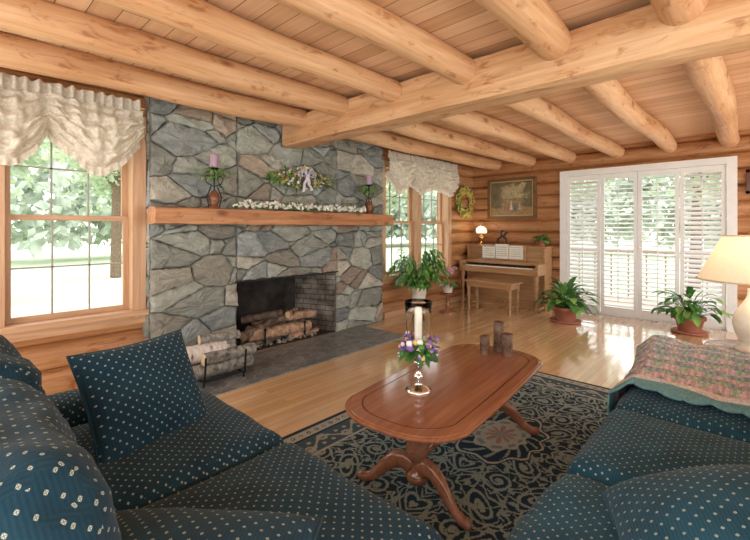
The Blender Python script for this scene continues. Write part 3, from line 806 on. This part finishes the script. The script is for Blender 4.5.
logm(b,(-3.5,1.38,.122),(-3.5,1.86,.122),.062,3,1); logm(b,(-3.35,1.36,.117),(-3.36,1.92,.117),.057,3,1)
logm(b,(-3.46,1.28,.240),(-3.42,1.72,.240),.080,0,1); logm(b,(-3.33,1.48,.215),(-3.36,1.95,.21),.05,3,1); logm(b,(-3.46,1.5,.350),(-3.42,1.84,.345),.04,3,1)
b.make('birch_log_rack',[m_birch,m_endg,m_metal,plain('grey_bark',(.26,.25,.22),.95,.1,0,.7,22,.5)])

# ------------------------------------------------------------ mantel decor
def mcandle(y):
    b=B(); x=-3.69; z=1.486
    b.lathe(x,y,z,[(.055,0),(.055,.01),(.03,.02),(.045,.06),(.05,.10),(.035,.14),(.012,.165)],16,1)
    b.tube([(x,y,z+.16),(x,y,z+.36)],.007,8,0)
    for s in(1,-1):
        b.tube([(x,y+s*.01,z+.2),(x,y+s*.07,z+.23),(x,y+s*.09,z+.28),(x,y+s*.05,z+.30),(x,y+s*.04,z+.27)],.005,6,0)
        b.tube([(x,y+s*.05,z+.01),(x,y+s*.07,z+.1),(x,y+s*.03,z+.2)],.006,6,0)
    b.lathe(x,y,z,[(.01,.35),(.05,.365),(.052,.372),(.01,.374)],16,0)
    b.lathe(x,y,z,[(.036,.374),(.037,.49),(.033,.497),(0,.495)],18,2)
    for k in range(90):
        a=U(0,6.28); r=U(.02,.17); b.leaf((x+.3*r*cos(a),y+r*sin(a),z+U(.28,.37)),(cos(a)*.6,sin(a),U(-.8,.4)),U(.04,.07),.02,.5,3)
    b.make('mantel_candlestick',[m_metal,plain('amber_glass_%d'%int(y*10),(.20,.07,.03),.2),m_purple,m_green2])
mcandle(1.74); mcandle(3.80)
b=B()
pts=[(-3.65+.02*sin(t*1.1),1.92+1.75*t/30,1.505+.006*sin(t)) for t in range(31)]
b.tube(pts,.006,6,1)
for k in range(560):
    t=U(0,1); y=1.92+1.75*t; x=-3.65+U(-.05,.045); z=1.506+U(.0,.065)*(.6+.4*sin(t*20)**2)
    if R()<.68: b.blob((x,y,z),U(.009,.019),7,0,.3)
    else: b.leaf((x,y,z),(U(-.6,.6),U(-1,1),U(0,.8)),U(.03,.055),.016,.3,random.choice([1,2]))
b.make('mantel_flower_garland',[m_flwhite,m_green,m_green2])
b=B(); x=-3.775
for k in range(720):
    t=U(-1,1); y=2.80+.43*t; z=1.86-.02*t*t+U(-.12,.12)*(1.15-abs(t)); xx=x+U(0,.07)*(1.2-abs(t))
    if R()<.45: b.blob((xx,y,z),U(.007,.018),6,random.choice([3,0,0,5]),.3)
    else: b.leaf((xx,y,z),(U(.1,.6),math.copysign(1,t)*U(.2,1),U(-.7,.6)),U(.05,.1),.016,.4,random.choice([1,2,2]))
def loop(y,z,s,w,h):
    pts=[(x+.09,y,z),(x+.13,y+s*w*.5,z+h),(x+.10,y+s*w,z+h*.7),(x+.10,y+s*w*.9,z-.01),(x+.09,y,z)]
    P=[Vector(p) for p in pts]; q=[]
    for i in range(4):
        for t in range(6): q.append(P[i].lerp(P[i+1],t/6))
    q.append(P[4]); b.tube(q,.016,8,4,False,flat=.25,up=(1,0,0))
loop(2.8,1.88,1,.12,.05); loop(2.8,1.88,-1,.12,.05); loop(2.8,1.88,1,.08,.08); loop(2.8,1.88,-1,.08,.08)
for s,l in((1,.16),(-1,.18)):
    def rb(u,v,s=s,l=l): return (x+.10+.01*sin(v*9),2.8+s*.06*v+(u-.5)*.035,1.88-l*v)
    b.grid(rb,3,12,4)
b.blob((x+.11,2.8,1.88),.020,8,4)
b.make('dried_flower_swag',[m_flyel,m_green,m_green2,m_flwhite,m_ribbon,m_flpink])

b=B(); wc=Vector((XW+.09,6.48,1.77))
b.tube([(wc.x,wc.y+.22*cos(a*pi/12),wc.z+.22*sin(a*pi/12)) for a in range(25)],.015,6,1,False)
for k in range(460):
    a=U(0,6.28); r=U(.7,1.3); p=(wc.x+U(-.01,.05),wc.y+.22*r*cos(a),wc.z+.22*r*sin(a))
    if R()<.55: b.blob(p,U(.01,.022),6,0,.3)
    else: b.leaf(p,(.5,cos(a+1),sin(a+1)),.06,.02,.2,2)
b.make('flower_wreath',[m_flyel,m_stem,m_green2])

# ------------------------------------------------------------ painting
def paint_landscape(b,X0,X1,Z0,Z1,y):
    nu,nv=90,70
    def fn(u,v): return (X0+(X1-X0)*u,y,Z0+(Z1-Z0)*v)
    def cf(u,v):
        nz=noise.noise(Vector((u*6,v*6,3)))*.6+noise.noise(Vector((u*19,v*19,8)))*.5
        c=Vector((.40,.32,.18)) if v>.5 else Vector((.27,.20,.10)) if v>.28 else Vector((.30,.19,.09))
        wL=min(1,max(0,(.30+.14*nz-u)/.08)); wR=min(1,max(0,(u-.76-.14*nz)/.08)); wT=min(1,max(0,(v-.86-.15*nz)/.08))
        k=max(wL,wR,wT) if v>.22+.05*nz else 0
        c=c.lerp(Vector((.12,.10,.055)),k*.85); c*=1+.7*nz
        for (a,bb,h,cc) in((.42,.14,.26,(.42,.12,.07)),(.50,.16,.24,(.60,.52,.40)),(.60,.13,.25,(.12,.16,.22)),(.70,.15,.2,(.42,.32,.2)),(.30,.12,.2,(.3,.22,.14))):
            if abs(u-a)<.030*(1.2-(v-bb)/h) and bb<v<bb+h: c=Vector(cc)*(1+.4*nz)
            if math.hypot((u-a),(v-bb-h-.02))<.020: c=Vector((.50,.34,.24))
        return tuple(max(0,q) for q in c)
    b.grid(fn,nu,nv,0,False,cf)
b=B(); y=YF-.075; X0,X1,Z0,Z1=-3.60,-2.72,1.46,2.17; s=.05
b.box(X0,X1,y-.035,y,Z0,Z0+s,1); b.box(X0,X1,y-.035,y,Z1-s,Z1,1); b.box(X0,X0+s,y-.035,y,Z0+s,Z1-s,1); b.box(X1-s,X1,y-.035,y,Z0+s,Z1-s,1)
t_=s+.016
for (p,q,r_,w_) in((X0+s,X1-s,Z0+s,Z0+t_),(X0+s,X1-s,Z1-t_,Z1-s),(X0+s,X0+t_,Z0+t_,Z1-t_),(X1-t_,X1-s,Z0+t_,Z1-t_)): b.box(p,q,y-.028,y-.006,r_,w_,2)
paint_landscape(b,X0+t_,X1-t_,Z0+t_,Z1-t_,y-.012)
b.make('framed_painting',[vcol('oil_painting',.35,60,.3,.2,.4,.8,.002),wood('dark_wood_frame',(.24,.13,.06),(.12,.06,.025),0,.3,knots=False),plain('gilt_edge',(.55,.38,.16),.35,.5,.5)])
b=B(); X0,X1,Z0,Z1=-.13,.35,1.72,2.02
b.box(X0,X1,y-.03,y,Z0,Z0+.04,1); b.box(X0,X1,y-.03,y,Z1-.04,Z1,1); b.box(X0,X0+.04,y-.03,y,Z0,Z1,1); b.box(X1-.04,X1,y-.03,y,Z0,Z1,1); b.box(X0+.04,X1-.04,y-.012,y-.004,Z0+.04,Z1-.04,0)
b.make('framed_print',[m_white,m_cherryd],.004)

# ------------------------------------------------------------ piano
b=B(); X0,X1=-3.84,-2.46; yb=YF-.10; yk=6.22; yc=6.5
b.box(X0,X0+.04,yc,yb,.0,.98); b.box(X1-.04,X1,yc,yb,0,.98)
b.box(X0,X0+.04,yk,yc,.56,.74); b.box(X1-.04,X1,yk,yc,.56,.74)
b.box(X0-.015,X1+.015,yc-.03,yb+.01,.98,1.005)
b.box(X0+.04,X1-.04,yc+.03,yc+.05,.74,.98)
b.box(X0+.04,X1-.04,yc+.02,yc+.04,.10,.56)
b.box(X0+.04,X1-.04,yc,yb,.0,.10)
b.box(X0+.02,X1-.02,yk,yc+.03,.56,.62)
b.box(X0+.04,X1-.04,yk+.02,yk+.045,.62,.655)
b.box(X0+.04,X0+.10,yk+.03,yc,.62,.68); b.box(X1-.10,X1-.04,yk+.03,yc,.62,.68)
b.box(X0+.04,X1-.04,yc-.10,yc+.03,.70,.76)
nk=52; kw=(X1-X0-.20)/nk
for i in range(nk):
    a=X0+.10+i*kw; b.box(a+.0008,a+kw-.0008,yk+.045,yc-.09,.64,.668,1)
    if i%7 in(0,2,3,5,6): b.box(a+kw-.005,a+kw+.005,yk+.09,yc-.09,.665,.682,2)
b.box(X0+.30,X1-.30,yc-.02,yc-.005,.775,1.02,0)
b.box(X0+.28,X1-.28,yc-.075,yc-.02,.765,.78,0)
for x in(X0+.04,X1-.04):
    b.lathe(x+(.01 if x<-3 else -.01),yk+.05,0,[(.02,0),(.026,.02),(.018,.05),(.022,.2),(.034,.4),(.028,.46),(.036,.5),(.036,.56)],14,0)
    b.box(x-.03,x+.03,yk+.05,yc+.02,.03,.07)
for x in(-.08,0,.08): b.tube([((X0+X1)/2+x,yc+.02,.07),((X0+X1)/2+x,yc-.08,.06)],[.01,.014],8,3)
b.make('upright_piano',[m_pwood,m_ivory,m_black,m_brass],.004)
b=B()
for k,(xa2,xb2,zz,c) in enumerate(((-3.52,-3.27,1.00,0),(-3.28,-3.04,1.03,1),(-3.03,-2.80,1.01,1))):
    b.box(xa2,xb2,6.455,6.472,.785,zz,c)
    b.box(xa2+.015,xb2-.015,6.452,6.455,.80,zz-.015,1)
    for l in range(5):
        z_=.83+l*.036; b.box(xa2+.03,xb2-.03,6.4505,6.452,z_,z_+.010,2)
b.make('sheet_music_books',[plain('music_cover_grey',(.50,.54,.50),.6,.3,0,.3,14),plain('music_paper_cream',(.74,.70,.60),.6,.3,0,.1,22),plain('music_ink',(.38,.37,.35),.6,.3,0,.3,18)])
b=B(); bx,by=-3.02,5.86
b.box(bx-.40,bx+.40,by-.18,by+.18,.455,.485); b.box(bx-.37,bx+.37,by-.15,by+.15,.385,.455)
for sx in(-1,1):
    for sy in(-1,1):
        b.lathe(bx+sx*.34,by+sy*.13,0,[(.014,0),(.02,.02),(.014,.04),(.02,.15),(.026,.28),(.018,.32),(.028,.335),(.028,.39)],14)
    b.tube([(bx+sx*.34,by-.13,.12),(bx+sx*.34,by+.13,.12)],.012,8)
b.tube([(bx-.34,by,.12),(bx+.34,by,.12)],.012,8)
b.make('piano_bench',[m_pwood],.004)
b=B(); x,y,z=-3.66,6.68,1.006
b.lathe(x,y,z,[(.06,0),(.06,.01),(.025,.03),(.02,.06),(.045,.09),(.06,.12),(.045,.15),(.015,.165),(.012,.19)],18,0)
b.lathe(x,y,z,[(.09,.20),(.10,.24),(.085,.29),(.04,.325)],20,1); b.lathe(x,y,z,[(.018,.3),(.022,.36),(.016,.42)],12,2)
b.make('piano_lamp',[m_brass,emit('lit_milk_glass',(1,.82,.6),.9),m_glass])
b=B(); x,y=-3.25,6.66
b.box(x-.11,x+.11,y-.05,y+.05,1.006,1.022,0)
b.tube([(x-.09,y,1.02),(x-.08,y,1.12),(x,y,1.16),(x+.06,y,1.12),(x+.09,y,1.02)],[.012,.022,.028,.022,.012],8,0)
b.tube([(x+.02,y,1.16),(x+.06,y,1.21),(x+.11,y,1.23)],[.018,.02,.010],8,0); b.tube([(x-.02,y,1.16),(x-.03,y,1.23),(x+.01,y,1.26)],[.014,.02,.018],8,0)
b.make('bronze_figurine',plain('aged_bronze',(.06,.05,.045),.45,.5,.5))

# ------------------------------------------------------------ plants
def pot(b,x,y,z,r,h,mi,saucer=True):
    if saucer: b.lathe(x,y,z,[(r*.9,0),(r*1.15,.01),(r*1.2,.03),(r*1.1,.03),(.0,.012)],24,mi)
    b.lathe(x,y,z+.012,[(r*.68,0),(r*.92,h*.78),(r*1.04,h*.79),(r*1.06,h),(r*.93,h),(r*.9,h*.88)],24,mi)
    b.lathe(x,y,z+.012,[(r*.9,h*.86),(0.0,h*.9)],24,mi+1)
def lily(name,x,y,z,r,h,n,L,w,rise=.5,ymax=99):
    b=B(); pot(b,x,y,z,r,h,0)
    for k in range(n):
        a=U(0,6.28); e=U(.3,1.35); sl=U(.3,.9)*rise*L*2
        if ymax<99 and sin(a)>0: a=-a
        p=Vector((x,y,z+h*.9)); d=Vector((cos(a)*cos(e),sin(a)*cos(e),sin(e))); t=p+d*sl
        b.tube([p,p.lerp(t,.5)+Vector((0,0,.01)),t],[.005,.004,.003],5,2,False)
        b.leaf(t,(d+Vector((0,0,-.25))),L*U(.7,1.1),w*U(.8,1.2),U(.9,1.8),random.choice([2,2,3]))
    b.make(name,[m_terra,m_soil,m_green,m_green2])
lily('potted_peace_lily',-1.97,5.95,0,.17,.20,80,.24,.09,.76)
lily('potted_philodendron',-.64,6.36,0,.16,.20,70,.20,.075,1.0,1)
lily('piano_top_plant',-2.58,6.66,1.006,.05,.075,40,.11,.055,.5)
b=B(); x,y=-3.52,4.64
for k in range(3):
    a=k*2.094; b.tube([(x+.15*cos(a),y+.15*sin(a),0),(x+.08*cos(a),y+.08*sin(a),.16),(x+.12*cos(a),y+.12*sin(a),.28)],.012,8,4)
b.lathe(x,y,.26,[(.15,0),(.15,.02),(.0,.02)],20,4)
pot(b,x,y,.28,.13,.19,0,False)
for k in range(62):
    a=U(0,6.28); h=U(.08,.58); rr=U(.15,.34)
    P=[Vector((x,y,.46)),Vector((x+rr*.4*cos(a),y+rr*.4*sin(a),.46+h*.7)),Vector((x+rr*cos(a),y+rr*sin(a),.46+h)),Vector((x+rr*1.3*cos(a),y+rr*1.3*sin(a),.46+h*.5))]
    P=[Vector((max(p.x,XW+.14),p.y,p.z)) for p in P]
    b.tube(P,[.004,.003,.002,.002],5,2,False)
    for j in range(15):
        t=U(.2,1)*3; i=min(2,int(t)); p=P[i].lerp(P[i+1],t-i); aa=a+U(-1.3,1.3)
        b.leaf(p,(max(cos(aa),-.2),sin(aa),U(-.3,.4)),U(.08,.13),.036,1.3,random.choice([2,3,3]))
b.make('potted_ficus_on_stand',[m_cream,m_soil,m_green,m_green2,m_metal])
b=B(); x,y=-3.50,5.34
b.lathe(x,y,0,[(.13,0),(.13,.02),(.03,.04),(.025,.26),(.11,.28),(.12,.30)],18,4)
pot(b,x,y,.30,.10,.13,0,False)
for k in range(30):
    a=U(0,6.28); b.leaf((x,y,.42),(cos(a),sin(a),.9),U(.16,.24),.05,1.4,2)
for k in range(4):
    a=k*1.7+.4; P=[Vector((x,y,.42)),Vector((x+.03*cos(a),y+.03*sin(a),.58)),Vector((x+.12*cos(a),y+.12*sin(a),.70))]
    b.tube(P,.003,5,2,False)
    for j in range(12):
        p=P[1].lerp(P[2],U(0,1)); b.blob(p+Vector((U(-.02,.02),U(-.02,.02),U(-.02,.02))),.017,6,5,.3)
b.make('potted_orchid',[m_cream,m_soil,m_green,m_green2,m_cherry,m_flpink])

# ------------------------------------------------------------ side table + lamp
b=B(); x,y=-.01,3.44
b.lathe(x,y,0,[(.25,.52),(.26,.53),(.26,.545),(.25,.55),(0,.55)],28,0)
b.lathe(x,y,0,[(.05,.12),(.035,.2),(.045,.3),(.03,.42),(.08,.52)],16,0)
for k in range(3):
    a=k*2.094+.5; b.tube([(x+r*cos(a),y+r*sin(a),z) for r,z in((.02,.2),(.1,.17),(.18,.07),(.25,.02))],[.03,.028,.022,.018],10,0)
b.make('side_table',[m_cherry])
b=B(); z=.551; x=-.04;y=3.38
b.lathe(x,y,z,[(.075,0),(.08,.015),(.055,.03),(.045,.05),(.075,.10),(.09,.16),(.085,.21),(.055,.27),(.03,.31),(.02,.34),(.018,.38)],26,0)
b.lathe(x,y,z,[(.006,.38),(.006,.71),(.012,.72),(.0,.735)],10,2)
prof=[(.26,.43),(.235,.48),(.20,.56),(.165,.64),(.135,.70)]
n=48; vs=[];fs=[]
for i,(r,zz) in enumerate(prof):
    for k in range(n):
        rr=r*(1+.012*(k%2)); vs.append((x+rr*cos(2*pi*k/n),y+rr*sin(2*pi*k/n),z+zz))
for i in range(len(prof)-1):
    for k in range(n): k2=(k+1)%n; fs.append((i*n+k,i*n+k2,(i+1)*n+k2,(i+1)*n+k))
b.add(vs,fs,1,True)
b.tube([(x+.262*cos(a*pi/16),y+.262*sin(a*pi/16),z+.43) for a in range(33)],.005,6,1,False)
b.tube([(x+.136*cos(a*pi/16),y+.136*sin(a*pi/16),z+.70) for a in range(33)],.004,6,1,False)
b.make('table_lamp',[m_cream,m_shade,m_brass])

# ------------------------------------------------------------ lights
def plight(name,loc,e,c,r=.04):
    l=bpy.data.lights.new(name,'POINT'); l.energy=e; l.color=c; l.shadow_soft_size=r
    o=bpy.data.objects.new(name,l); o.location=loc; sc.collection.objects.link(o)
plight('table_lamp_bulb',(-.04,3.38,1.10),4,(1,.82,.6))
plight('piano_lamp_bulb',(-3.66,6.55,1.32),2,(1,.78,.5))
w=bpy.data.worlds.new('World'); sc.world=w; w.use_nodes=True; nt=w.node_tree
bg=nt.nodes['Background']; tc=nt.nodes.new('ShaderNodeTexCoord'); sp=nt.nodes.new('ShaderNodeSeparateXYZ'); nt.links.new(tc.outputs['Generated'],sp.inputs[0])
nt.links.new(ramp(nt,math_(nt,'MULTIPLY_ADD',sp.outputs[2],.5,.5),[(.3,(1.0,.95,.88)),(.55,(1.0,.98,.96)),(1,(.88,.94,1))]),bg.inputs[0])
bg.inputs[1].default_value=4.0

# ------------------------------------------------------------ camera
cam=bpy.data.cameras.new('camera'); co=bpy.data.objects.new('camera',cam); sc.collection.objects.link(co)
co.location=(0,0,1.3); co.rotation_euler=(pi/2,0,math.radians(43.3)); cam.sensor_width=36; cam.lens=409/750*36; cam.shift_y=-42/750; cam.clip_start=.03
sc.camera=co
